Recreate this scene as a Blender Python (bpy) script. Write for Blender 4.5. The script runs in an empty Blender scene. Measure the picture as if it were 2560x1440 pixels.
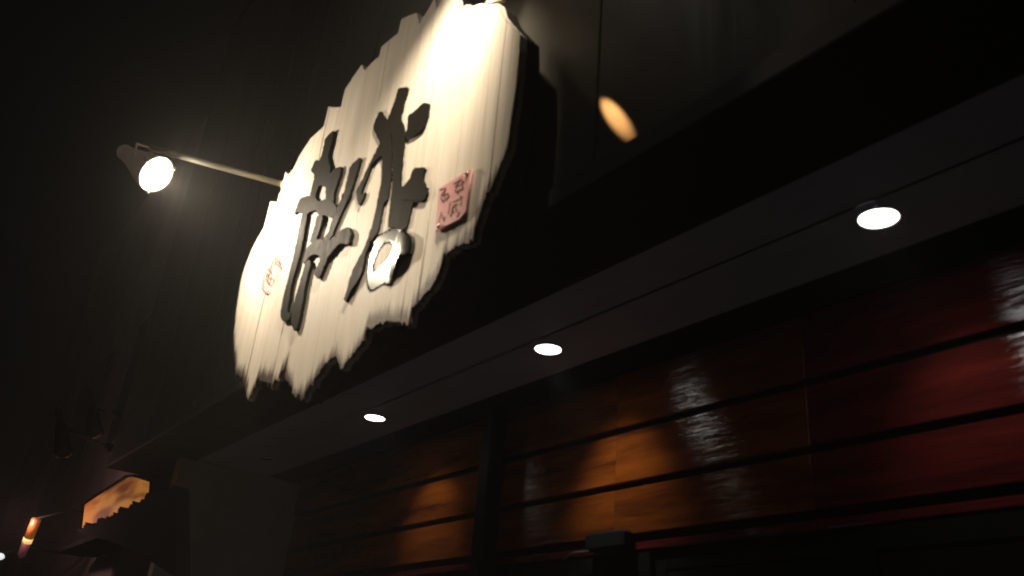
import bpy, bmesh, math, random
from mathutils import Vector, Matrix
random.seed(7)
S = bpy.context.scene
COL = S.collection

# ------------------------------------------------------------------ camera
F, CX, CY = 2156.0, 1280.0, 720.0            # focal length and centre in pixels of the 2560 px frame
u = Vector((390, 4420, -F)).normalized()     # world up seen from the camera (x right, y up, z back)
d = Vector((-1780, -895, -F)); d = (d - d.dot(u) * u).normalized()   # along the facade, away to the left
ax = -d                                      # world X: along the facade to the right
ay = u.cross(ax)                             # world Y: into the wall
EYE = Vector((0, 0, 1.6))
R = Matrix((ax, ay, u))                      # camera -> world
cam_d = bpy.data.cameras.new('camera'); cam = bpy.data.objects.new('camera', cam_d); COL.objects.link(cam)
cam.matrix_world = Matrix.Translation(EYE) @ R.to_4x4()
cam_d.sensor_width = 36; cam_d.lens = 36 * F / 2560; cam_d.clip_start = 0.05; cam_d.clip_end = 2000
cam_d.dof.use_dof = True; cam_d.dof.focus_distance = 14.0; cam_d.dof.aperture_fstop = 2.6
S.camera = cam

# ------------------------------------------------------------------ night sky, faint moon, exposure
W = bpy.data.worlds.new('World'); S.world = W; W.use_nodes = True
nt = W.node_tree; nt.nodes.clear()
sky = nt.nodes.new('ShaderNodeTexSky'); sky.sky_type = 'NISHITA'; sky.sun_disc = False
sky.sun_elevation = math.radians(3); sky.sun_rotation = math.radians(200)
bg = nt.nodes.new('ShaderNodeBackground'); bg.inputs[1].default_value = 0.0006
out = nt.nodes.new('ShaderNodeOutputWorld')
nt.links.new(sky.outputs[0], bg.inputs[0]); nt.links.new(bg.outputs[0], out.inputs[0])
sd = bpy.data.lights.new('moon', 'SUN'); sd.energy = 0.004; sd.angle = math.radians(10); sd.color = (0.8, 0.85, 1)
so = bpy.data.objects.new('moon', sd); COL.objects.link(so)
so.rotation_euler = (math.radians(50), 0, math.radians(-20)); so.location = (0, -10, 20)
S.view_settings.view_transform = 'Standard'; S.view_settings.look = 'None'
S.view_settings.exposure = 0; S.view_settings.gamma = 1; S.view_settings.use_curve_mapping = False
S.cycles.use_denoising = True
S.cycles.filter_width = 1.8
S.cycles.max_bounces = 8; S.cycles.volume_bounces = 0

# ------------------------------------------------------------------ helpers
def ray(x, y): return R @ Vector((x - CX, CY - y, -F))
def onY(x, y, Y):                            # photo pixel -> point on the vertical plane Y
    r = ray(x, y); return EYE + r * (Y / r.y)
def onX(x, y, X):
    r = ray(x, y); return EYE + r * (X / r.x)
def onZ(x, y, Z):
    r = ray(x, y); return EYE + r * ((Z - EYE.z) / r.z)

def mat(name, base, rough=0.6, metal=0.0, spec=0.5, **k):
    m = bpy.data.materials.new(name); m.use_nodes = True
    b = m.node_tree.nodes['Principled BSDF']
    b.inputs['Base Color'].default_value = (*base, 1); b.inputs['Roughness'].default_value = rough
    b.inputs['Metallic'].default_value = metal; b.inputs['Specular IOR Level'].default_value = spec
    if 'emit' in k:
        b.inputs['Emission Color'].default_value = (*k['emit'], 1); b.inputs['Emission Strength'].default_value = k['es']
    return m
def N(m, t): return m.node_tree.nodes.new(t)
def L(m, a, b): m.node_tree.links.new(a, b)
def B(m): return m.node_tree.nodes['Principled BSDF']
def grain(m, c1, c2, scale, detail=6, bump=0.0, rough=None, lo=0.3, hi=0.7, dist=0.0, bumpscale=None):
    """stretched noise between two colours, in object space (= world scale here)"""
    tc = N(m, 'ShaderNodeTexCoord'); mp = N(m, 'ShaderNodeMapping'); mp.inputs['Scale'].default_value = scale
    L(m, tc.outputs['Object'], mp.inputs[0])
    oi = N(m, 'ShaderNodeObjectInfo'); ad = N(m, 'ShaderNodeVectorMath'); ad.operation = 'ADD'
    ml = N(m, 'ShaderNodeMath'); ml.operation = 'MULTIPLY'; ml.inputs[1].default_value = 37.0
    L(m, oi.outputs['Random'], ml.inputs[0]); L(m, mp.outputs[0], ad.inputs[0]); L(m, ml.outputs[0], ad.inputs[1])
    nz = N(m, 'ShaderNodeTexNoise'); nz.inputs['Scale'].default_value = 1; nz.inputs['Detail'].default_value = detail
    nz.inputs['Roughness'].default_value = 0.65; nz.inputs['Distortion'].default_value = dist
    L(m, ad.outputs[0], nz.inputs['Vector'])
    cr = N(m, 'ShaderNodeValToRGB'); cr.color_ramp.elements[0].position = lo; cr.color_ramp.elements[1].position = hi
    cr.color_ramp.elements[0].color = (*c1, 1); cr.color_ramp.elements[1].color = (*c2, 1)
    L(m, nz.outputs[0], cr.inputs[0]); L(m, cr.outputs[0], B(m).inputs['Base Color'])
    if bump:
        bp = N(m, 'ShaderNodeBump'); bp.inputs['Strength'].default_value = bump; bp.inputs['Distance'].default_value = 0.004
        L(m, nz.outputs[0], bp.inputs['Height']); L(m, bp.outputs[0], B(m).inputs['Normal'])
    if rough:
        mr = N(m, 'ShaderNodeMapRange'); mr.inputs['From Min'].default_value = 0.3; mr.inputs['From Max'].default_value = 0.7
        mr.inputs['To Min'].default_value = rough[0]; mr.inputs['To Max'].default_value = rough[1]
        L(m, nz.outputs[0], mr.inputs[0]); L(m, mr.outputs[0], B(m).inputs['Roughness'])
    return m, nz, cr, ad

def tag(o, label, cat, group=None, kind=None):
    if label: o['label'] = label
    if cat: o['category'] = cat
    if group: o['group'] = group
    if kind: o['kind'] = kind
    return o
def empty(name, loc=(0, 0, 0)):
    o = bpy.data.objects.new(name, None); o.location = loc; COL.objects.link(o); o.empty_display_size = 0.1
    return o
def link(name, me, m, parent=None):
    o = bpy.data.objects.new(name, me); COL.objects.link(o)
    if m: me.materials.append(m)
    if parent:
        o.parent = parent; o.location = -Vector(parent.matrix_world.translation) if False else Vector((0, 0, 0))
        o.matrix_parent_inverse = Matrix.Translation(-parent_loc(parent))
    return o
def parent_loc(p):
    v = Vector(p.location)
    while p.parent: 
        break
    return v
def obj(name, bm, m, parent=None, smooth=False):
    me = bpy.data.meshes.new(name); bm.normal_update(); bm.to_mesh(me); bm.free()
    if smooth:
        for p in me.polygons: p.use_smooth = True
    return link(name, me, m, parent)
def box(bm, x0, x1, y0, y1, z0, z1, bev=0.0):
    g = bmesh.ops.create_cube(bm, size=1)
    vs = g['verts']
    for v in vs:
        v.co = Vector(((x0 + x1) / 2 + v.co.x * (x1 - x0), (y0 + y1) / 2 + v.co.y * (y1 - y0), (z0 + z1) / 2 + v.co.z * (z1 - z0)))
    if bev:
        es = list({e for v in vs for e in v.link_edges})
        bmesh.ops.bevel(bm, geom=es, offset=bev, segments=1, affect='EDGES')
def boxo(name, m, parent, *a, bev=0.0):
    bm = bmesh.new(); box(bm, *a, bev=bev); return obj(name, bm, m, parent)
def frame_of(t):
    t = t.normalized(); a = Vector((0, 0, 1)) if abs(t.z) < 0.9 else Vector((1, 0, 0))
    s = t.cross(a).normalized(); return s, s.cross(t)
def tube(bm, pts, r, n=10, cap=True):
    rings = []
    for i, p in enumerate(pts):
        t = (pts[min(i + 1, len(pts) - 1)] - pts[max(i - 1, 0)]); s, b = frame_of(t)
        rr = r[i] if isinstance(r, (list, tuple)) else r
        rings.append([bm.verts.new(p + (s * math.cos(2 * math.pi * k / n) + b * math.sin(2 * math.pi * k / n)) * rr) for k in range(n)])
    for a, b in zip(rings, rings[1:]):
        for k in range(n): bm.faces.new((a[k], a[(k + 1) % n], b[(k + 1) % n], b[k]))
    if cap: bm.faces.new(rings[0][::-1]); bm.faces.new(rings[-1])
def lathe(bm, p, t, prof, n=28, cap0=True, cap1=True):
    """profile of (distance along t, radius)"""
    t = t.normalized(); s, b = frame_of(t); rings = []
    for h, r in prof:
        rings.append([bm.verts.new(p + t * h + (s * math.cos(2 * math.pi * k / n) + b * math.sin(2 * math.pi * k / n)) * r) for k in range(n)])
    for a, c in zip(rings, rings[1:]):
        for k in range(n): bm.faces.new((a[k], a[(k + 1) % n], c[(k + 1) % n], c[k]))
    if cap0: bm.faces.new(rings[0][::-1])
    if cap1: bm.faces.new(rings[-1])

# ------------------------------------------------------------------ materials
M = {}
M['asphalt'] = grain(mat('asphalt', (.05,) * 3, .8), (.035, .035, .036), (.06, .06, .062), (30, 30, 30), bump=.3)[0]
M['paving'] = grain(mat('paving', (.22,) * 3, .8), (.15, .165, .19), (.21, .23, .26), (4, 4, 4), bump=.2)[0]
M['kerb'] = grain(mat('kerbstone', (.3,) * 3, .8), (.25, .25, .24), (.34, .33, .32), (6, 6, 6))[0]
M['panel'] = grain(mat('wall_panel_paint', (.06,) * 3, .5), (.05, .048, .04), (.085, .082, .068), (14, 14, .7), bump=.15, rough=(.42, .6))[0]
M['black'] = grain(mat('black_paint', (.012,) * 3, .6, spec=.12), (.006, .006, .006), (.012, .012, .012), (8, 8, 8), rough=(.5, .7))[0]
M['trim'] = mat('grey_metal_trim', (.08, .08, .08), .6, spec=.25)
M['soffit'] = grain(mat('soffit_paint', (.2,) * 3, .6), (.40, .45, .56), (.48, .54, .66), (1.2, 5, 5), bump=.1)[0]
M['return'] = grain(mat('grey_render', (.3,) * 3, .8), (.45, .46, .44), (.6, .6, .57), (3, 3, 3), bump=.2)[0]
M['brick_dark'] = grain(mat('neighbour_render', (.1,) * 3, .8), (.22, .17, .165), (.36, .28, .27), (1.1, 1, .5), bump=.2)[0]
M['lampmetal'] = grain(mat('lamp_paint', (.3, .2, .15), .4), (.48, .37, .30), (.6, .48, .40), (25, 25, 25), rough=(.3, .5))[0]
M['armmetal'] = mat('arm_metal', (.8, .74, .58), .45, .1)
M['litbody'] = mat('lamp_body_added_glow', (.4, .3, .24), .4, emit=(1, .68, .5), es=.03)  # faint emission stands in for light falling on the lit lamp's body
M['chrome'] = mat('clip_steel', (.8, .8, .8), .2, 1.0)
M['lens'] = mat('lit_lamp_glass', (1, 1, 1), .3, emit=(1, .92, .76), es=11)
M['lens_off'] = mat('unlit_lamp_glass', (.06, .06, .06), .1)
M['downlens'] = mat('lit_downlight_glass', (1, 1, 1), .3, emit=(1, .96, .92), es=13)
M['reflector'] = mat('downlight_reflector', (.75, .75, .75), .25, .9)
M['pink'] = grain(mat('pink_plaque_paint', (.7, .2, .17), .45), (.80, .36, .36), (.88, .46, .45), (22, 22, 9), bump=.15)[0]
M['ink'] = mat('brown_ink', (.10, .035, .02), .6)
M['redink'] = mat('faded_red_ink', (.50, .075, .045), .7)
M['glass'] = mat('dark_door_glass', (.008, .009, .009), .08)
M['reed'] = mat('black_reed', (.004, .004, .004), .9, spec=.1)

# aged cream planks: vertical grain, hairline cracks, worn and sooty towards the torn ends
m = mat('cream_paint_wood', (.6, .5, .4), .62)
m, nz, cr, ad = grain(m, (.64, .565, .46), (.82, .755, .66), (26, 10, 1.3), detail=8, bump=.35, lo=.25, hi=.62, dist=.6)
mp2 = N(m, 'ShaderNodeMapping'); mp2.inputs['Scale'].default_value = (60, 20, 1.1)
tc2 = N(m, 'ShaderNodeTexCoord'); L(m, tc2.outputs['Object'], mp2.inputs[0])
n2 = N(m, 'ShaderNodeTexNoise'); n2.inputs['Scale'].default_value = 1.6; n2.inputs['Detail'].default_value = 8; n2.inputs['Roughness'].default_value = .75
L(m, mp2.outputs[0], n2.inputs['Vector'])
at = N(m, 'ShaderNodeAttribute'); at.attribute_name = 'wear'
ad2 = N(m, 'ShaderNodeMath'); ad2.operation = 'ADD'; L(m, n2.outputs[0], ad2.inputs[0]); L(m, at.outputs['Fac'], ad2.inputs[1])
rp = N(m, 'ShaderNodeValToRGB'); rp.color_ramp.elements[0].position = .67; rp.color_ramp.elements[1].position = .88
rp.color_ramp.elements[0].color = (0, 0, 0, 1); rp.color_ramp.elements[1].color = (1, 1, 1, 1)
L(m, ad2.outputs[0], rp.inputs[0])
mx = N(m, 'ShaderNodeMix'); mx.data_type = 'RGBA'; mx.inputs[7].default_value = (.055, .03, .018, 1)
L(m, rp.outputs[0], mx.inputs[0]); L(m, cr.outputs[0], mx.inputs[6]); L(m, mx.outputs[2], B(m).inputs['Base Color'])
M['cream'] = m

# varnished planks: horizontal grain, glossy across the grain
m = mat('varnished_wood', (.2, .07, .02), .35, spec=1.0)
m, nz, cr, ad = grain(m, (.055, .010, .004), (.34, .088, .010), (1.1, 9, 9), detail=7, lo=.3, hi=.7, dist=.4)
mp2 = N(m, 'ShaderNodeMapping'); mp2.inputs['Scale'].default_value = (2.2, 40, 72)
L(m, N(m, 'ShaderNodeTexCoord').outputs['Object'], mp2.inputs[0])
n2 = N(m, 'ShaderNodeTexNoise'); n2.inputs['Scale'].default_value = 1; n2.inputs['Detail'].default_value = 4; n2.inputs['Roughness'].default_value = .6; n2.inputs['Distortion'].default_value = .1
L(m, mp2.outputs[0], n2.inputs['Vector'])
bp = N(m, 'ShaderNodeBump'); bp.inputs['Strength'].default_value = .6; bp.inputs['Distance'].default_value = .0035
L(m, n2.outputs[0], bp.inputs['Height']); L(m, bp.outputs[0], B(m).inputs['Normal'])
B(m).inputs['Roughness'].default_value = .2; B(m).inputs['Anisotropic'].default_value = 1.0
mp3 = N(m, 'ShaderNodeMapping'); mp3.inputs['Scale'].default_value = (7, 30, 85); L(m, N(m, 'ShaderNodeTexCoord').outputs['Object'], mp3.inputs[0])
n3 = N(m, 'ShaderNodeTexNoise'); n3.inputs['Scale'].default_value = 1; n3.inputs['Detail'].default_value = 6; n3.inputs['Roughness'].default_value = .75; L(m, mp3.outputs[0], n3.inputs['Vector'])
mr3 = N(m, 'ShaderNodeMapRange'); mr3.inputs[1].default_value = .46; mr3.inputs[2].default_value = .60; mr3.inputs[3].default_value = .02; mr3.inputs[4].default_value = 1.6
L(m, n3.outputs[0], mr3.inputs[0]); L(m, mr3.outputs[0], B(m).inputs['Specular IOR Level'])
cx = N(m, 'ShaderNodeCombineXYZ'); cx.inputs[2].default_value = 1; L(m, cx.outputs[0], B(m).inputs['Tangent'])
M['wood'] = m
m = m.copy(); m.name = 'varnished_red_wood'; M['redwood'] = m      # redder boards at the right
for nd in m.node_tree.nodes:
    if nd.type == 'VALTORGB': nd.color_ramp.elements[0].color = (.05, .007, .007, 1); nd.color_ramp.elements[1].color = (.20, .024, .018, 1)

# polished dark steel of the characters
m = mat('character_steel', (.03, .03, .025), .7, 0.0, spec=.03)
grain(m, (.006, .006, .0045), (.013, .012, .009), (30, 30, 6), bump=.12, rough=(.55, .7))
M['steel'] = m
M['bright'] = mat('polished_steel', (.085, .095, .09), .22, 1.0)

# ------------------------------------------------------------------ ground, street
ZS = EYE.z + 1.6          # underside of the overhang
def ground(name, m, x0, x1, y0, y1, z0, z1):
    o = boxo(name, m, None, x0, x1, y0, y1, z0, z1); o['kind'] = 'structure'; return o
ground('ground', M['asphalt'], -300, 300, -300, 300, -.5, -.12)
ground('road', M['asphalt'], -120, 120, -9, -1.5, -.119, -.116)
ground('pavement', M['paving'], -120, 120, -1.35, 30, -.118, 0)
ground('kerb', M['kerb'], -120, 120, -1.5, -1.352, -.118, .004)

# ------------------------------------------------------------------ restaurant building
YW, YP = 1.62, 2.96       # upper wall, planked wall
XE = -8.14                # far end of the facade
TOP = EYE.z + 6.6
bld = tag(empty('restaurant_building', (XE, YW, 0)), 'dark two storey restaurant front with grey panelled upper wall over a timber lower wall', 'building')
seams = [3.2, 2.1, 1.1, .1, -.87, -1.87, -2.95, -3.97, -5.02, -5.95, -7.05, XE]
for a, b in zip(seams, seams[1:]):
    boxo('wall_panel', M['panel'], bld, b + .002, a - .002, YW + random.uniform(-.003, .003), YW + .05, ZS + .09, TOP, bev=.004)
# thin cover strips over some seams
for x in (-5.02, -5.95, -5.62, -3.97):
    w = .004 if x == -5.62 else .011
    boxo('seam_strip', M['trim'], bld, x - w, x + w, YW - .012, YW - .004, ZS + .09, TOP)
boxo('wall_core', M['black'], bld, XE + .004, 3.2, YW + .052, YW + .25, ZS + .085, TOP - .02)
boxo('eave_trim', M['trim'], bld, XE, 3.2, YW - .018, YW + .05, ZS + .004, ZS + .088, bev=.004)
boxo('roof_coping', M['black'], bld, XE - .05, 3.25, YW - .03, YW + .3, TOP + .002, TOP + .08)
# underside of the overhang: black outer strip, two grey boards, black recess
boxo('soffit_outer_board', M['black'], bld, XE, 3.2, YW - .016, 2.058, ZS, ZS + .03).location = (0, 0, 0)
boxo('soffit_board', M['soffit'], bld, -7.4, 3.2, 2.066, 2.335, ZS + .006, ZS + .03, bev=.003)
# inner board gets holes for the downlights further below
boxo('soffit_recess', M['black'], bld, -7.4, 3.2, 2.70, YP + .04, ZS + .05, ZS + .08)
boxo('soffit_recess_lip', M['black'], bld, -7.4, 3.2, 2.692, 2.70, ZS + .004, ZS + .05)
boxo('soffit_core', M['black'], bld, XE, 3.2, YW + .06, 2.69, ZS + .16, ZS + .19)

LX = [(-1.33), (-3.10), (-4.84)]
LY, LR = 2.44, .063
bm = bmesh.new()
xs = [3.2, .42 + .12, .42 - .12] 
def holed(bm, x0, x1, y0, y1, z, cx_, cy_, r, n=32):
    """flat plate with a round hole, thin"""
    for zz, flip in ((z, True), (z + .02, False)):
        inner = [bm.verts.new((cx_ + r * math.cos(2 * math.pi * k / n), cy_ + r * math.sin(2 * math.pi * k / n), zz)) for k in range(n)]
        outer = []
        for k in range(n):
            c, s_ = math.cos(2 * math.pi * k / n), math.sin(2 * math.pi * k / n)
            t = 1e9
            if c > 1e-6: t = min(t, (x1 - cx_) / c)
            if c < -1e-6: t = min(t, (x0 - cx_) / c)
            if s_ > 1e-6: t = min(t, (y1 - cy_) / s_)
            if s_ < -1e-6: t = min(t, (y0 - cy_) / s_)
            outer.append(bm.verts.new((cx_ + t * c, cy_ + t * s_, zz)))
        for k in range(n):
            f = (inner[k], inner[(k + 1) % n], outer[(k + 1) % n], outer[k])
            bm.faces.new(f if not flip else f[::-1])
        # corners
        for (qx, qy) in ((x0, y0), (x0, y1), (x1, y0), (x1, y1)):
            a = [o for o in outer if abs(o.co.x - qx) < 1e-6]; b = [o for o in outer if abs(o.co.y - qy) < 1e-6]
            if a and b:
                va = min(a, key=lambda o: abs(o.co.y - qy)); vb = min(b, key=lambda o: abs(o.co.x - qx))
                if va is not vb: 
                    try: bm.faces.new((va, bm.verts.new((qx, qy, zz)), vb))
                    except ValueError: pass
lights_x = [2.17, .42] + LX + [-6.6]
edges = [3.2] + [(a + b) / 2 for a, b in zip(lights_x, lights_x[1:])] + [-7.4]
for cx_, a, b in zip(lights_x, edges, edges[1:]):
    bm = bmesh.new(); holed(bm, b + .0015, a - .0015, 2.343, 2.69, ZS + .004, cx_, LY, LR + .004)
    obj('soffit_board', bm, M['soffit'], bld)

# planked lower wall
rows = [(1.62, 1.333), (1.296, 1.048), (1.012, .792)]
joints = [3.2, .9, -2.02, -3.15, -5.3, -7.08]
boxo('wall_backing', M['black'], bld, -7.08, 3.2, YP + .035, YP + .12, 0, ZS + .05)
for (za, zb) in rows:
    for a, b in zip(joints, joints[1:]):
        boxo('plank', M['redwood' if a > -2 else 'wood'], bld, b + .0004, a - .0004, YP + random.uniform(-.0008, .0008), YP + .03, EYE.z + zb, min(EYE.z + za, ZS + .045), bev=.001)
for a, b in zip(joints, joints[1:]):
    boxo('lintel', M['redwood'], bld, b, a, YP - .004, YP + .03, EYE.z + .712, EYE.z + .748, bev=.004)
# dark sliding doors under the lintel
xd = [3.1, 1.9, .7, -.5, -1.85, -2.9, -3.95, -5.0, -6.0, -7.0]
for i, (a, b) in enumerate(zip(xd, xd[1:])):
    yo = YP + (.0 if i % 2 else .028)
    f = boxo('door', M['black'], bld, b, b + .07, yo, yo + .025, .02, EYE.z + .70)
    for nm, q in (('stile', (a - .075, a - .005, yo, yo + .025, .02, EYE.z + .70)),
                  ('top_rail', (b + .072, a - .077, yo, yo + .025, EYE.z + .62, EYE.z + .70)),
                  ('bottom_rail', (b + .072, a - .077, yo, yo + .025, .02, .22))):
        boxo(nm, M['black'], bld, *q)
    boxo('door_pane', M['glass'], bld, b + .072, a - .077, yo + .01, yo + .016, .222, EYE.z + .618)
# door closer on the lintel
p0, p1 = onY(1468, 1375, YP - .06), onY(1566, 1342, YP - .06)
bm = bmesh.new(); box(bm, p0.x, p1.x, YP - .085, YP - .006, EYE.z + .715, EYE.z + .80, bev=.012)
obj('door_closer', bm, mat('closer_grey', (.010, .012, .012), .6, spec=.2), bld)
bm = bmesh.new(); tube(bm, [Vector((p0.x + .05, YP - .05, EYE.z + .72)), Vector((p0.x - .02, YP - .13, EYE.z + .70)), Vector((p0.x - .22, YP - .02, EYE.z + .70))], .008)
obj('closer_arm', bm, M['trim'], bld, True)
# black post standing in front of the planks
boxo('post', M['black'], bld, -4.20, -4.09, YP - .12, YP - .01, 0, ZS + .045, bev=.01)
# grey rendered return wall at the far end, black outer pier
boxo('return_wall', M['return'], bld, -7.22, -7.10, 1.93, YP + .03, 0, ZS - .002, bev=.006)
#boxo('corner_pier', M['black'], bld, -7.30, -7.06, 1.66, 1.995, 0, ZS - .002, bev=.01)
boxo('side_wall', M['black'], bld, XE + .01, XE + .06, YW + .25, 9, ZS + .2, TOP - .1)

# ------------------------------------------------------------------ downlights
def downlight(x, label, power):
    t = tag(empty('ceiling_downlight', (x, LY, ZS)), label, 'downlight', 'round downlights in the grey soffit')
    P = Vector((x, LY, ZS))
    bm = bmesh.new(); lathe(bm, P, Vector((0, 0, 1)), [(-.004, LR + .012), (-.006, LR + .004), (-.003, LR), (.0, LR + .003), (.0, LR + .011), (-.004, LR + .012)], 40, False, False)
    obj('rim', bm, M['reflector'], t, True)
    bm = bmesh.new(); lathe(bm, P, Vector((0, 0, 1)), [(-.002, LR - .0005), (.04, LR - .006), (.06, LR - .03)], 40, False, True)
    obj('reflector', bm, M['reflector'], t, True)
    bm = bmesh.new(); lathe(bm, P, Vector((0, 0, -1)), [(-.006, LR - .003), (.004, LR - .008), (.010, LR - .025), (.012, .004)], 40, True, True)
    lens = obj('lens', bm, M['downlens'], t, True)
    ld = bpy.data.lights.new('downlight_bulb', 'SPOT'); ld.energy = power; ld.spot_size = math.radians(62); ld.spot_blend = 1.0
    ld.shadow_soft_size = .05; ld.color = (1, .95, .9)
    lo = bpy.data.objects.new('downlight_bulb', ld); COL.objects.link(lo); lo.parent = t; lo.location = (0, 0, -.03); lo.rotation_euler = (math.radians(42), 0, 0)
    return t
downlight(LX[0], 'nearest and largest round white downlight, at the right end of the grey soffit', 6.5)
downlight(LX[1], 'middle of the three lit soffit downlights, below and right of the cream sign', 17)
downlight(LX[2], 'smallest and farthest lit soffit downlight, under the torn lower edge of the sign', 9.5)

# ------------------------------------------------------------------ cream sign of torn planks
YS = 1.42
outline = [(583,850),(590,776),(600,710),(610,674),(629,624),(668,554),(676,503),(690,505),(706,508),(707,492),(699,482),(710,486),
 (708,470),(714,430),(722,436),(734,420),(748,389),(762,366),(776,347),(792,332),(807,319),(813,310),(818,298),(822,282),(821,267),(838,268),(852,267),(858,240),(863,222),
 (884,190),(905,160),(911,177),(930,156),(950,139),(953,118),(976,98),(995,83),(1000,62),(1002,48),(1024,38),(1043,33),(1049,62),(1057,45),(1075,18),(1088,-6),
 (1092,28),(1100,6),(1112,-12),(1138,-20),(1146,21),(1165,12),(1182,14),(1205,8),(1225,12),(1245,8),(1252,35),(1275,62),(1300,87),(1297,146),(1288,240),(1276,312),(1269,368),
 (1250,415),(1231,462),(1213,490),(1200,530),(1186,569),(1182,597),(1160,608),(1140,615),(1125,628),(1108,634),(1104,655),(1098,676),(1088,700),(1077,715),(1060,735),(1042,758),(1026,772),
 (1022,811),(1000,805),(968,803),(945,812),(930,822),(915,818),(910,850),(892,872),(878,888),(865,905),(851,926),(846,905),(839,888),(825,898),(804,920),(794,938),(781,954),(768,975),(754,993),
 (738,975),(722,958),(711,945),(722,915),(729,893),(712,915),(696,939),(688,950),(680,962),(662,955),(645,944),(632,970),(618,999),(612,970),(609,944),(598,940),(590,935)]
poly = [onY(x, y, YS) for x, y in outline]
poly = [(p.x, p.z) for p in poly]
def span(x):
    zs = []
    for (xa, za), (xb, zb) in zip(poly, poly[1:] + poly[:1]):
        if (xa - x) * (xb - x) <= 0 and xa != xb:
            zs.append(za + (zb - za) * (x - xa) / (xb - xa))
    return (min(zs), max(zs)) if len(zs) >= 2 else None
xmin = min(p[0] for p in poly) + .002; xmax = max(p[0] for p in poly) - .002
cuts = [xmin]
for px, py in ((625,900),(645,930),(690,900),(728,850),(790,820),(850,780),(910,760),(960,700),(1025,650),(1070,560),(1140,430),(1205,330),(1240,300),(1262,300)):
    cuts.append(onY(px, py, YS).x)
cuts.append(xmax)
sign = tag(empty('restaurant_sign', (onY(940, 560, YS).x, YS, EYE.z + 1.9)), 'large cream sign of torn vertical planks with dark raised brush characters', 'sign')
def hsh(x, s=1.0):
    v = math.sin(x * 9173.1 * s + s * 11.3) * 43758.5453; return v - math.floor(v)
def vnoise(x, f, s):
    t = x * f; i = math.floor(t); q = t - i; q = q * q * (3 - 2 * q)
    return hsh(i, s) * (1 - q) + hsh(i + 1, s) * q
def plank_mesh(x0, x1, y0, y1, mname, m, fray=1.0, inset=0.0, step=.0045):
    n = max(2, int((x1 - x0) / step)); cols = []
    for i in range(n + 1):
        x = x0 + (x1 - x0) * i / n
        sp = span(min(max(x, xmin), xmax))
        lo, hi = sp[0] + inset, sp[1] - inset
        spk = abs(vnoise(x + .01 * vnoise(x, 31, 4.4), 88, 3.1) - .5) * 2
        lo += fray * (-.012 * vnoise(x, 300, 1.7) - .05 * max(0, spk - .42) * (.25 + 1.1 * vnoise(x, 9, 8.8)) + .010)
        hi += fray * (.006 * vnoise(x, 180, 2.3) - .003)
        if hi - lo < .02: hi = lo + .02
        cols.append((x, lo, hi))
    bm = bmesh.new(); wl = bm.verts.layers.float.new('wear')
    heights = [0, .004, .03, .08, .16, .5, .9, .97, 1]
    grid = []
    for x, lo, hi in cols:
        col = []
        for k, t in enumerate(heights):
            z = lo + (hi - lo) * t if t > .3 else lo + min(t, (hi - lo) * .4)
            if k == 5: z = (lo + hi) / 2
            if k == 6: z = hi - .03
            if k == 7: z = hi - .01
            v = bm.verts.new((x, y0, z))
            v[wl] = (.62 * math.exp(-max(0, (z - lo)) / .07) + .26 * math.exp(-(hi - z) / .01)) * (0.55 + .6 * vnoise(x, 14, 5.5)) - .02
            col.append(v)
        grid.append(col)
    back = [[bm.verts.new((x, y1, c[0].co.z)), bm.verts.new((x, y1, c[-1].co.z))] for (x, lo, hi), c in zip(cols, grid)]
    for a, b, ba, bb in zip(grid, grid[1:], back, back[1:]):
        for k in range(len(heights) - 1): bm.faces.new((a[k], b[k], b[k + 1], a[k + 1]))
        bm.faces.new((a[0], ba[0], bb[0], b[0])); bm.faces.new((a[-1], b[-1], bb[1], ba[1]))
        bm.faces.new((ba[0], ba[1], bb[1], bb[0]))
    for c, bk, fl in ((grid[0], back[0], False), (grid[-1], back[-1], True)):
        f = [c[k] for k in range(len(heights))] + [bk[1], bk[0]]
        bm.faces.new(f if not fl else f[::-1])
    return obj(mname, bm, m, sign)
seam_x = onY(1140, 430, YS).x
for a, b in zip(cuts, cuts[1:]):
    dy = random.uniform(-.0025, .0025)
    ga = .0035 if abs(a - seam_x) < 1e-4 else .0011
    gb = .0035 if abs(b - seam_x) < 1e-4 else .0011
    plank_mesh(a + ga, b - gb, YS + dy, YS + .035, 'plank', M['cream'])
plank_mesh(xmin + .004, xmax, YS + .0365, YS + .10, 'backing_board', M['black'], fray=.6, inset=.004, step=.012)
for z in (EYE.z + 1.75, EYE.z + 2.3):
    boxo('mounting_rail', M['black'], sign, -4.3, -2.25, YS + .117, YW - .014, z, z + .05)

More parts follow.
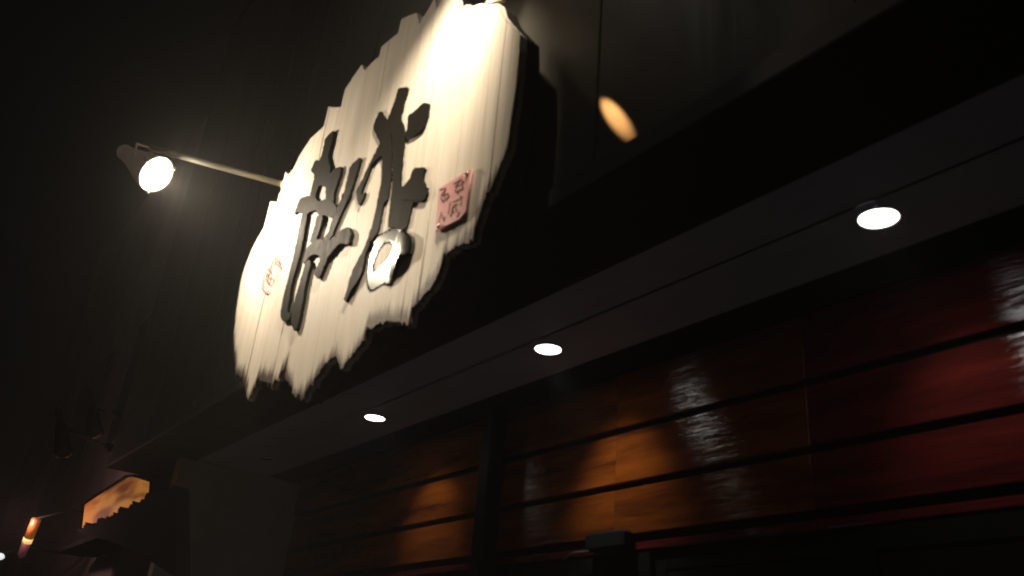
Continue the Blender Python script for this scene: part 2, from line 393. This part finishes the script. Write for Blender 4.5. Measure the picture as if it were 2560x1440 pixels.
# ---- raised characters: outlines traced in the photograph, built as bevelled steel on the sign's plane
def chaikin(pts, it=2, w=.75):
    for _ in range(it):
        q = []
        for a, b in zip(pts, pts[1:] + pts[:1]):
            q.append((a[0] * w + b[0] * (1 - w), a[1] * w + b[1] * (1 - w))); q.append((a[0] * (1 - w) + b[0] * w, a[1] * (1 - w) + b[1] * w))
        pts = q
    return pts
def extr(name, loops, m, parent, yf, yb, bev, smooth_it=1, shape=None, off=0.0, rough=0):
    """loops of photo pixels (first outer, rest holes) -> bevelled solid between planes yb (back) and yf (front)"""
    cu = bpy.data.curves.new(name, 'CURVE'); cu.dimensions = '2D'; cu.fill_mode = 'BOTH'
    for lp in loops:
        lp = chaikin(lp, smooth_it, .86)
        if rough:                            # ragged brush edge
            q = []
            for a, b in zip(lp, lp[1:] + lp[:1]):
                n = max(1, int(math.hypot(b[0] - a[0], b[1] - a[1]) / 4))
                for k in range(n):
                    t = k / n; j = rough * (random.random() ** 2) * random.choice((-1, 1))
                    q.append((a[0] + (b[0] - a[0]) * t + j, a[1] + (b[1] - a[1]) * t + random.uniform(-.6, .6)))
            lp = q
        sp = cu.splines.new('POLY'); sp.points.add(len(lp) - 1); sp.use_cyclic_u = True
        for i, (x, y) in enumerate(lp):
            p = onY(x, y, yf); sp.points[i].co = (p.x, p.z, 0, 1)
    h = (yb - yf) / 2
    cu.extrude = max(.0005, h - bev); cu.bevel_depth = bev; cu.bevel_resolution = 1; cu.offset = off
    o = bpy.data.objects.new(name, cu); COL.objects.link(o)
    dg = bpy.context.evaluated_depsgraph_get(); dg.update()
    me = bpy.data.meshes.new_from_object(o.evaluated_get(dg)); bpy.data.objects.remove(o); bpy.data.curves.remove(cu)
    me.name = name; me.materials.clear()
    for v in me.vertices:
        x, z, yy = v.co
        v.co = (x, (yf + yb) / 2 - yy, z)
        if shape: v.co.y += shape(x, z, -yy > 0)
    me.flip_normals() if False else None
    bm = bmesh.new(); bm.from_mesh(me); bmesh.ops.recalc_face_normals(bm, faces=bm.faces); bm.to_mesh(me); bm.free()
    return link(name, me, m, parent)
def A1(*p): return [(680 + x * .2222, 180 + y * .2222) for x, y in p]
def A2(*p): return [(680 + x * .25, 480 + y * .25) for x, y in p]
strokes = {
 'trunk_top': A1((1418,178),(1532,168),(1520,240),(1482,350),(1440,520),(1475,600),(1495,700),(1480,850),(1452,1100),(1440,1300)) + A2((1560,-60),(1530,55),(1500,100),(1410,100),(1385,200),(1350,350),(1290,390),(1240,360),(1150,350),(1180,120),(1190,0)) + A1((1345,1400),(1362,1000),(1340,700),(1300,620),(1290,560),(1318,480),(1380,320)),
 'trunk_left': A1((1210,425),(1290,540),(1322,640),(1340,900),(1335,1200),(1300,1440)) + A2((1120,100),(1090,250),(1060,400),(985,500),(960,440),(1000,330),(1040,150),(1070,0)) + A1((1232,1200),(1236,1000),(1215,860),(1205,780),(1128,620)),
 'sweep': A1((1208,800),(1236,930),(1180,980),(1120,1040),(1050,1230),(990,1380)) + A2((935,0),(905,80),(872,140),(850,90),(838,20)) + A1((950,1330),(1040,1150),(1130,960)),
 'right_wing': A1((1518,492),(1600,440),(1700,340),(1768,350),(1750,500),(1700,640),(1600,720),(1520,752),(1490,700),(1530,620)),
 'right_foot': A1((1590,1075),(1722,1070),(1690,1200),(1720,1290),(1745,1360),(1720,1440),(1640,1440),(1450,1440),(1430,1340),(1540,1210)),
 'tail': A2((965,440),(975,520),(935,620),(905,780),(860,880),(790,980),(735,1105),(715,1080),(750,960),(790,810),(850,690),(900,600)),
 'left_head': A1((600,735),(700,645),(672,800),(630,950),(655,1060),(645,1150),(700,1085),(785,1060),(765,1160),(690,1380),(690,1500),(600,1500),(605,1290),(520,1270),(480,1440),(430,1500),(380,1500),(435,1350),(480,1160),(430,1110),(490,985),(530,1000),(565,900)),
 'left_long': A1((880,1050),(1000,948),(965,1100),(900,1290),(860,1440)) + A2((780,0),(740,110),(670,260),(600,430),(560,500),(480,500),(560,400),(610,250),(690,60),(705,0)) + A1((790,1440),(840,1210)),
 'left_crossbar': A2((280,60),(370,28),(430,60),(470,95),(560,55),(640,130),(650,200),(595,262),(530,232),(470,242),(430,180),(370,202),(350,225),(250,202),(218,222),(250,130)),
 'left_leg': A2((302,205),(352,208),(320,420),(262,690),(200,900),(150,1190),(190,1230),(150,1290),(100,1290),(80,1230),(110,1050),(150,900),(222,590)),
 'left_leg2': A2((332,690),(392,680),(340,900),(290,1180),(250,1370),(215,1385),(190,1300),(190,1230),(230,1060),(290,850)),
 'left_mid': A2((448,235),(512,240),(470,380),(430,500),(370,500),(400,420)),
 'left_hook': A2((365,535),(420,480),(480,470),(560,495),(640,420),(700,370),(755,348),(785,380),(790,440),(770,512),(735,525),(680,515),(620,570),(560,650),(510,760),(480,850),(440,858),(412,800),(470,700),(475,640),(420,620),(380,640),(320,722),(298,700),(330,600)),
}
yb = YS - .006
base_y = YS - .010
fin = [0]
for i, (k, lp) in enumerate(strokes.items()):
    extr('brush_stroke', [lp], M['steel'], sign, base_y - .0007 * i + (.0 if 'left' in k else 0), YS + .004, .0012, off=-.0012, rough=1.3)
ring_o = A2((960,470),(1000,420),(1060,395),(1180,328),(1300,375),(1382,430),(1390,500),(1372,605),(1325,628),(1258,655),(1222,740),(1180,850),(1145,925),(1110,925),(1068,900),(1010,945),(950,982),(918,965),(900,880),(918,700),(935,590))
ring_h = A2((1130,480),(1182,530),(1060,700),(985,785),(970,740),(1000,620),(1060,515))[::-1]
rc = onY(*A2((1150, 650))[0], YS)
def dome(x, z, front): return 0.0
from mathutils.geometry import delaunay_2d_cdt
def bulged(name, outer, hole, m, parent, hot, k):
    yf = base_y - .014
    P2 = lambda q: Vector((onY(*q, yf).x, onY(*q, yf).z))
    po = [P2(q) for q in chaikin(outer, 2)]; ph = [P2(q) for q in chaikin(hole, 2)]
    def inside(p, lp):
        c = False
        for a, b in zip(lp, lp[1:] + lp[:1]):
            if (a.y > p.y) != (b.y > p.y) and p.x < (b.x - a.x) * (p.y - a.y) / (b.y - a.y) + a.x: c = not c
        return c
    vs = po + ph; ed = [(i, (i + 1) % len(po)) for i in range(len(po))] + [(len(po) + i, len(po) + (i + 1) % len(ph)) for i in range(len(ph))]
    x0, x1 = min(p.x for p in po), max(p.x for p in po); z0, z1 = min(p.y for p in po), max(p.y for p in po)
    nb_ = len(vs); g = .012; x = x0
    while x < x1:
        z = z0
        while z < z1:
            p = Vector((x, z))
            if inside(p, po) and not inside(p, ph) and min((p - q).length for q in vs[:nb_]) > g * .5: vs.append(p)
            z += g
        x += g
    r = delaunay_2d_cdt([tuple(v) for v in vs], ed, [], 0, 1e-5)
    H3 = onY(*hot, yf); Hn = (EYE - H3).normalized() + (LF1 - H3).normalized()
    fx, fz = Hn.x / -Hn.y, Hn.z / -Hn.y
    def yy(p): dx, dz = p.x - H3.x, p.y - H3.z; return yf + fx * dx + fz * dz + k * (dx * dx + .35 * dz * dz)
    bm = bmesh.new(); fv = [bm.verts.new((p.x, min(yy(p), YS - .004), p.y)) for p in r[0]]; bv = {}
    for tri in r[2]:
        c = sum((r[0][i] for i in tri), Vector((0, 0))) / len(tri)
        if inside(c, po) and not inside(c, ph): 
            f = bm.faces.new([fv[i] for i in tri]); f.smooth = True
    for e in [e for e in bm.edges if len(e.link_faces) == 1]:
        for v in e.verts:
            if v not in bv: bv[v] = bm.verts.new((v.co.x, YS + .003, v.co.z))
        bm.faces.new((e.verts[0], e.verts[1], bv[e.verts[1]], bv[e.verts[0]]))
    for v in [v for v in bm.verts if not v.link_faces]: bm.verts.remove(v)
    bmesh.ops.recalc_face_normals(bm, faces=bm.faces)
    return obj(name, bm, m, parent)
LF1 = onY(392, 437, .81)
curl = bulged('brush_stroke', ring_o, ring_h[::-1], M['bright'], sign, (992, 640), 1.6)
curl['label'] = 'polished steel curl that glints in the lamp light'

# ---- small pink plaque with carved seal writing
def A3(*p): return [(1080 + x * .12155, 415 + y * .12155) for x, y in p]
plq = extr('plaque', [A3((135,470),(800,60),(690,930),(560,1090),(60,1330))], M['pink'], sign, YS - .014, YS - .003, .001, 0)
plq['label'] = 'small pink square plaque with brown seal writing'
def ribbon(lines, w, m, name, Y, parent, th=.0012, tf=A3):
    bm = bmesh.new()
    for k, ln in enumerate(lines):
        pts = [onY(*q, Y) for q in tf(*ln)]
        for a, b in zip(pts, pts[1:]):
            t = (b - a); t.y = 0
            if t.length < 1e-5: continue
            nrm = Vector((-t.z, 0, t.x)).normalized() * w * random.uniform(.6, 1.2); ex = t.normalized() * w * .4
            o = Vector((0, -.0001 * (k % 7), 0))
            v = [bm.verts.new(q + o) for q in (a - ex - nrm * .8, b + ex - nrm, b + ex + nrm, a - ex + nrm * .8)]
            v2 = [bm.verts.new(q.co + Vector((0, th + .001, 0))) for q in v]
            bm.faces.new(v)
            for i in range(4): bm.faces.new((v[i], v2[i], v2[(i + 1) % 4], v[(i + 1) % 4]))
    bmesh.ops.recalc_face_normals(bm, faces=bm.faces)
    return obj(name, bm, m, parent)
ribbon([[(440,370),(600,270)],[(470,430),(560,330)],[(545,340),(490,480)],[(600,330),(640,460),(590,490)],[(470,500),(540,560)],[(565,470),(520,560)],[(620,300),(650,340)],[(500,400),(620,390)]], .0026, M['ink'], 'seal_character', YS - .0155, sign)
ribbon([[(160,480),(280,460)],[(200,560),(280,500)],[(260,500),(230,640)],[(300,560),(340,640)],[(180,650),(230,730)],[(270,640),(240,740)],[(290,700),(350,610)],[(180,600),(330,570)]], .0026, M['ink'], 'seal_character', YS - .0155, sign)
ribbon([[(370,740),(330,980)],[(430,740),(600,660)],[(600,700),(580,820)],[(480,780),(400,900),(440,960)],[(480,860),(500,940)],[(560,940),(510,1040)],[(430,900),(370,1040)],[(620,640),(570,620)],[(420,830),(520,790)]], .0026, M['ink'], 'seal_character', YS - .0155, sign)
ribbon([[(190,950),(130,1160)],[(200,1010),(250,1140)],[(270,1050),(230,1110)]], .0028, M['ink'], 'seal_character', YS - .0155, sign)
for px in ((135, 1235), (720, 170)):
    p = onY(*A3(px)[0], YS - .015); bm = bmesh.new(); lathe(bm, p, Vector((0, -1, 0)), [(0, .009), (.004, .009), (.007, .005)], 12)
    obj('pin', bm, M['chrome'], sign, True)
# ---- faded red crest on the left planks
def A4(*p): return [(620 + x * .1111, 600 + y * .1111) for x, y in p]
crest = [[(670,330),(610,390),(580,480),(420,680),(370,800),(340,900),(320,1100),(350,1150)],[(660,400),(700,560),(740,650)],[(690,600),(650,800),(560,980)],[(540,600),(470,680),(430,800),(470,850),(420,950),(480,1010)],[(520,840),(540,900),(480,1000)],[(350,1150),(420,1200),(470,1130)],[(450,650),(520,760)],[(390,900),(450,960)],
         [(640,340),(600,500),(600,560)],[(680,380),(650,560)],[(620,450),(700,520)],[(590,520),(690,580)],[(430,760),(400,900)]]
cr_o = ribbon(crest, .0042, M['redink'], 'red_crest', YS - .0075, sign, tf=A4)
cr_o['label'] = 'faded red brush crest painted on the left planks'

# ------------------------------------------------------------------ flood lamps on arms
def flood(front, aim, wall_pt, label, lit=True, scale=1.0, power=0, cone=112, beam=None, group='flood lamps on wall arms'):
    t = tag(empty('flood_lamp', wall_pt), label, 'flood lamp', group)
    ax_ = (aim - front).normalized(); s = scale
    P = front
    bm = bmesh.new()
    lathe(bm, P, -ax_, [(.0, .098 * s), (.004, .102 * s), (.03, .102 * s), (.036, .094 * s), (.10, .088 * s), (.18, .066 * s), (.235, .055 * s), (.24, .048 * s), (.29, .046 * s)], 32, False, True)
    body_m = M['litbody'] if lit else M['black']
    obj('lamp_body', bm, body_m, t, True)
    bm = bmesh.new(); lathe(bm, P, -ax_, [(.29, .036 * s), (.30, .042 * s), (.345, .042 * s), (.362, .034 * s), (.37, .014 * s)], 24)
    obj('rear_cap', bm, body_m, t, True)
    bm = bmesh.new(); lathe(bm, P, ax_, [(-.012, .096 * s), (.004, .088 * s), (.016, .06 * s), (.022, .01 * s)], 32, True, True)
    obj('lens', bm, M['lens'] if lit else M['lens_off'], t, True)
    sx, sy = frame_of(ax_)
    for k in range(3):
        a = 2 * math.pi * k / 3 + 2.2; o = sx * math.cos(a) + sy * math.sin(a)
        bm = bmesh.new(); tube(bm, [P + o * .100 * s + ax_ * .006, P + o * .113 * s + ax_ * .004, P + o * .122 * s - ax_ * .006, P + o * .112 * s - ax_ * .02, P + o * .100 * s - ax_ * .03], .0045 * s, 8)
        obj('spring_clip', bm, M['chrome'] if lit else M['black'], t, True)
    # yoke and arm
    body_mid = P - ax_ * .13
    side = Vector((0, 0, 1)).cross(ax_).normalized()
    bm = bmesh.new()
    end = body_mid + Vector((0, 0, .115 * s))
    tube(bm, [body_mid + side * .095 * s, body_mid + side * .10 * s + Vector((0, 0, .07 * s)), end, body_mid - side * .10 * s + Vector((0, 0, .07 * s)), body_mid - side * .095 * s], .008, 8)
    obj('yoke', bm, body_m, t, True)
    bm = bmesh.new(); tube(bm, [end, end + (wall_pt - end) * .5, wall_pt], .0165 * s, 14); obj('arm', bm, M['armmetal'] if lit else M['black'], t, True)
    bm = bmesh.new(); lathe(bm, wall_pt, (wall_pt - end).normalized(), [(-.02, .026), (0, .045), (.018, .045)], 20); obj('wall_plate', bm, M['armmetal'] if lit else M['black'], t, True)
    if lit:
        ld = bpy.data.lights.new('flood_bulb', 'SPOT'); ld.energy = power; ld.spot_size = math.radians(cone); ld.spot_blend = 1.0
        ld.shadow_soft_size = .05; ld.color = (1, .83, .61)
        lo = bpy.data.objects.new('flood_bulb', ld); COL.objects.link(lo); lo.parent = t
        lo.matrix_parent_inverse = Matrix.Translation(-Vector(wall_pt))
        lo.location = P + ax_ * .03; lo.rotation_mode = 'QUATERNION'; lo.rotation_quaternion = ((beam - P).normalized() if beam else ax_).to_track_quat('-Z', 'Y')
    return t
LF1 = onY(392, 437, .81)
AIM1 = Vector((-4.38, YS, EYE.z + 2.2))
W1 = onY(712, 462, YW - .13)
flood(LF1, AIM1, W1, 'brightly lit flood lamp on a long arm at the left edge of the cream sign', True, 1.2, 235, 120, Vector((-3.7, YS, EYE.z + 2.05)))
W2 = onY(1238, 2, YW - .13)
LF2 = Vector((-2.12, .90, EYE.z + 3.30))
f2 = flood(LF2, Vector((-2.76, YS, EYE.z + 2.25)), W2, 'flood lamp reaching out from the upper right corner of the cream sign', True, 1.0, 300, 66)
# unseen bullet spot, added to throw the amber patch right of the sign
mp_ = Vector((-2.46, 1.33, W2.z + .13)); mt = onY(1537, 292, YW); ma = (mt - mp_).normalized()
bm = bmesh.new(); lathe(bm, mp_, -ma, [(0, .02), (.01, .024), (.07, .022), (.085, .01)], 16); obj('added_spot', bm, M['lampmetal'], f2, True)
bm = bmesh.new(); lathe(bm, mp_, ma, [(-.004, .019), (.003, .017), (.006, .004)], 16)
obj('added_spot_lens', bm, mat('added_spot_glass', (1, .6, .3), .3, emit=(1, .6, .25), es=12), f2, True)
ld = bpy.data.lights.new('added_spot_bulb', 'SPOT'); ld.energy = 420; ld.spot_size = math.radians(3.6); ld.spot_blend = 1.0
ld.shadow_soft_size = .004; ld.color = (1, .48, .15)
lo = bpy.data.objects.new('added_spot_bulb', ld); COL.objects.link(lo); lo.parent = f2; lo.matrix_parent_inverse = Matrix.Translation(-W2)
lo.location = mp_ + ma * .01; lo.rotation_mode = 'QUATERNION'; lo.rotation_quaternion = ma.to_track_quat('-Z', 'Y')
for (fx, fy, wx, wy, lab) in ((238, 1085, 288, 1036, 'upper of two unlit dark flood lamps on thin arms left of the overhang corner'),
                              (160, 1135, 272, 1118, 'lower of two unlit dark flood lamps on thin arms left of the overhang corner')):
    wp = onY(wx, wy, YW + .03); ep = onY(fx, fy, 1.18 if fx > 200 else 1.02)
    o = flood(ep, ep + Vector((.25, .25, -.75)), wp, lab, False, .6)

# ------------------------------------------------------------------ neighbour building to the left
nb = tag(empty('neighbour_building', (-20, 1.8, 0)), 'dim neighbouring building beyond the far end of the restaurant front', 'building')
for a, b in ((-8.3, -11.0), (-11.06, -13.5), (-13.6, -16.4)):
    boxo('wall_panel', M['brick_dark'], nb, b, a, 1.95 + random.uniform(-.03, .03), 2.3, 0, TOP + random.uniform(-.3, .3), bev=.02)
for x in (-9.2, -11.9, -14.9):
    boxo('window_frame', M['trim'], nb, x - .8, x + .8, 1.90, 1.925, EYE.z + 2.2, EYE.z + 3.6, bev=.01)
    boxo('window_pane', M['glass'], nb, x - .74, x + .74, 1.89, 1.898, EYE.z + 2.26, EYE.z + 3.54)
# black side awning with torn reed edge, glowing sheet for the amber wall light above it
aw = tag(empty('reed_awning', (-8.4, 1.3, EYE.z + .9)), 'small black awning with ragged reed edge under the far end of the overhang', 'awning')
XA = -8.2
def slab_poly(name, pts, thick, m, parent):
    bm = bmesh.new(); a = [bm.verts.new(p) for p in pts]; b = [bm.verts.new(p + thick) for p in pts]; n = len(a)
    bm.faces.new(a); bm.faces.new(b[::-1])
    for i in range(n): bm.faces.new((a[i], b[i], b[(i + 1) % n], a[(i + 1) % n]))
    bmesh.ops.recalc_face_normals(bm, faces=bm.faces); return obj(name, bm, m, parent)
YA = 1.50
edge = [(195,1327),(214,1312),(232,1314),(246,1300),(262,1302),(280,1285),(290,1288),(300,1272),(318,1275),(332,1258),(345,1262),(362,1240),(392,1225),(440,1215)]
low = [(440,1445),(330,1372),(270,1352),(225,1340)]
e2 = []
for a, b in zip(edge, edge[1:]):
    for k in range(7):
        t = k / 7; e2.append((a[0] + (b[0] - a[0]) * t + random.uniform(-1.5, 1.5), a[1] + (b[1] - a[1]) * t + random.uniform(-7, 6)))
edge = [edge[0]] + e2 + [edge[-1]]
slab_poly('reed_fringe', [onY(x, y, YA) for x, y in edge + low], Vector((0, .08, 0)), M['reed'], aw)
boxo('awning_roof', M['reed'], aw, -9.0, -7.3, YA + .085, 1.9, EYE.z + .95, EYE.z + .99)
# warm light on the neighbour wall, put in as an emissive amber sheet
m = mat('painted_amber_glow', (.5, .2, .05), .6)
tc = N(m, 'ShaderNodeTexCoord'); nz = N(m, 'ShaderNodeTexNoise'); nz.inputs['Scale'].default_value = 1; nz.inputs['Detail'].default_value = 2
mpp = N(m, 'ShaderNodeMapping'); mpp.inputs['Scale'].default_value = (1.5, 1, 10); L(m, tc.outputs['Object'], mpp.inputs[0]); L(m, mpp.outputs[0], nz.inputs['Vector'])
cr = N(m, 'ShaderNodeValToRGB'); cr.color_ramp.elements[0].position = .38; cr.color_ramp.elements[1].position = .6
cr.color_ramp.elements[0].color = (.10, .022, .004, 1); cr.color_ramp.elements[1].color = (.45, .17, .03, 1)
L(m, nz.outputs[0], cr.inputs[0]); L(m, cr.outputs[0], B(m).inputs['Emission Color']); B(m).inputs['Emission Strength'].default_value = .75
M['amberglow'] = m
ap = tag(empty('amber_wall_glow', onY(280, 1250, 1.66)), 'patch of amber light on the wall, made as a glowing sheet, between the overhang corner and the reed awning', 'light patch')
slab_poly('glow_sheet', [onY(x, y, 1.66) for x, y in ((212,1262),(235,1246),(280,1218),(316,1195),(330,1192),(357,1202),(352,1262),(330,1280),(280,1310),(205,1322))], Vector((0, .05, 0)), m, ap)
slab_poly('glow_backing', [onY(x, y, 1.715) for x, y in ((205,1262),(230,1240),(276,1212),(314,1187),(334,1186),(366,1200),(360,1262),(335,1282),(284,1312),(200,1326))], Vector((0, .05, 0)), M['black'], ap)
# hanging glass lantern with a lit band
p = onY(76, 1338, 1.3); q = onY(92, 1296, 1.3); e = onY(52, 1392, 1.3)
lt = tag(empty('tube_lantern', p), 'slim amber tube lantern glowing at the lower left edge', 'lantern')
axl = (e - q); ln = axl.length
bm = bmesh.new(); tube(bm, [q, q + axl * .03, q + axl * .5], [.02, .04, .04], 18); obj('upper_shade', bm, mat('amber_shade', (.3, .1, .03), .4, emit=(.20, .055, .008), es=.7), lt, True)
bm = bmesh.new(); tube(bm, [q + axl * .502, q + axl * .62], [.041, .041], 18); obj('lit_band', bm, mat('lit_amber_glass', (.8, .5, .2), .3, emit=(1, .50, .16), es=1.0), lt, True)
bm = bmesh.new(); tube(bm, [q + axl * .622, q + axl * .95, e], [.04, .034, .02], 18); obj('lower_shade', bm, mat('dim_shade', (.10, .04, .04), .5, emit=(.04, .013, .014), es=.7), lt, True)
bm = bmesh.new(); tube(bm, [q, q + Vector((0, .25, .12)), q + Vector((0, .62, .12))], .01, 8); obj('bracket', bm, M['black'], lt, True)
ld = bpy.data.lights.new('lantern_bulb', 'POINT'); ld.energy = 8; ld.color = (1, .58, .52); ld.shadow_soft_size = .06
lo = bpy.data.objects.new('lantern_bulb', ld); COL.objects.link(lo); lo.parent = lt; lo.location = (.12, -.12, .1)
# far white lamp at the very edge
p = onY(0, 1391, 1.2)
fl = tag(empty('street_light', p), 'tiny white lamp at the lower left corner of the view', 'street light')
bm = bmesh.new(); lathe(bm, p, Vector((.3, -.2, -1)), [(-.02, .03), (0, .042), (.02, .03), (.03, .01)], 18); obj('bulb', bm, mat('white_bulb', (1, 1, 1), .4, emit=(.8, .95, .95), es=.8), fl, True)
bm = bmesh.new(); tube(bm, [p + Vector((-.01, .0, .03)), p + Vector((-.05, .2, .12)), p + Vector((-.05, .72, .12))], .012, 8); obj('bracket', bm, M['black'], fl, True)


# ------------------------------------------------------------------ thin volume added to stand in for the halo around the lamps
hz = bpy.data.materials.new('lamp_halo_volume'); hz.use_nodes = True; hz.node_tree.nodes.clear()
ho = hz.node_tree.nodes.new('ShaderNodeOutputMaterial'); hv = hz.node_tree.nodes.new('ShaderNodeVolumePrincipled')
hv.inputs['Density'].default_value = 0.008; hv.inputs['Color'].default_value = (.9, .9, .9, 1); hv.inputs['Anisotropy'].default_value = .3
hz.node_tree.links.new(hv.outputs[0], ho.inputs['Volume'])
o = boxo('halo_volume', hz, None, -310, 310, -310, 310, -1.5, TOP + 3); o['kind'] = 'stuff'
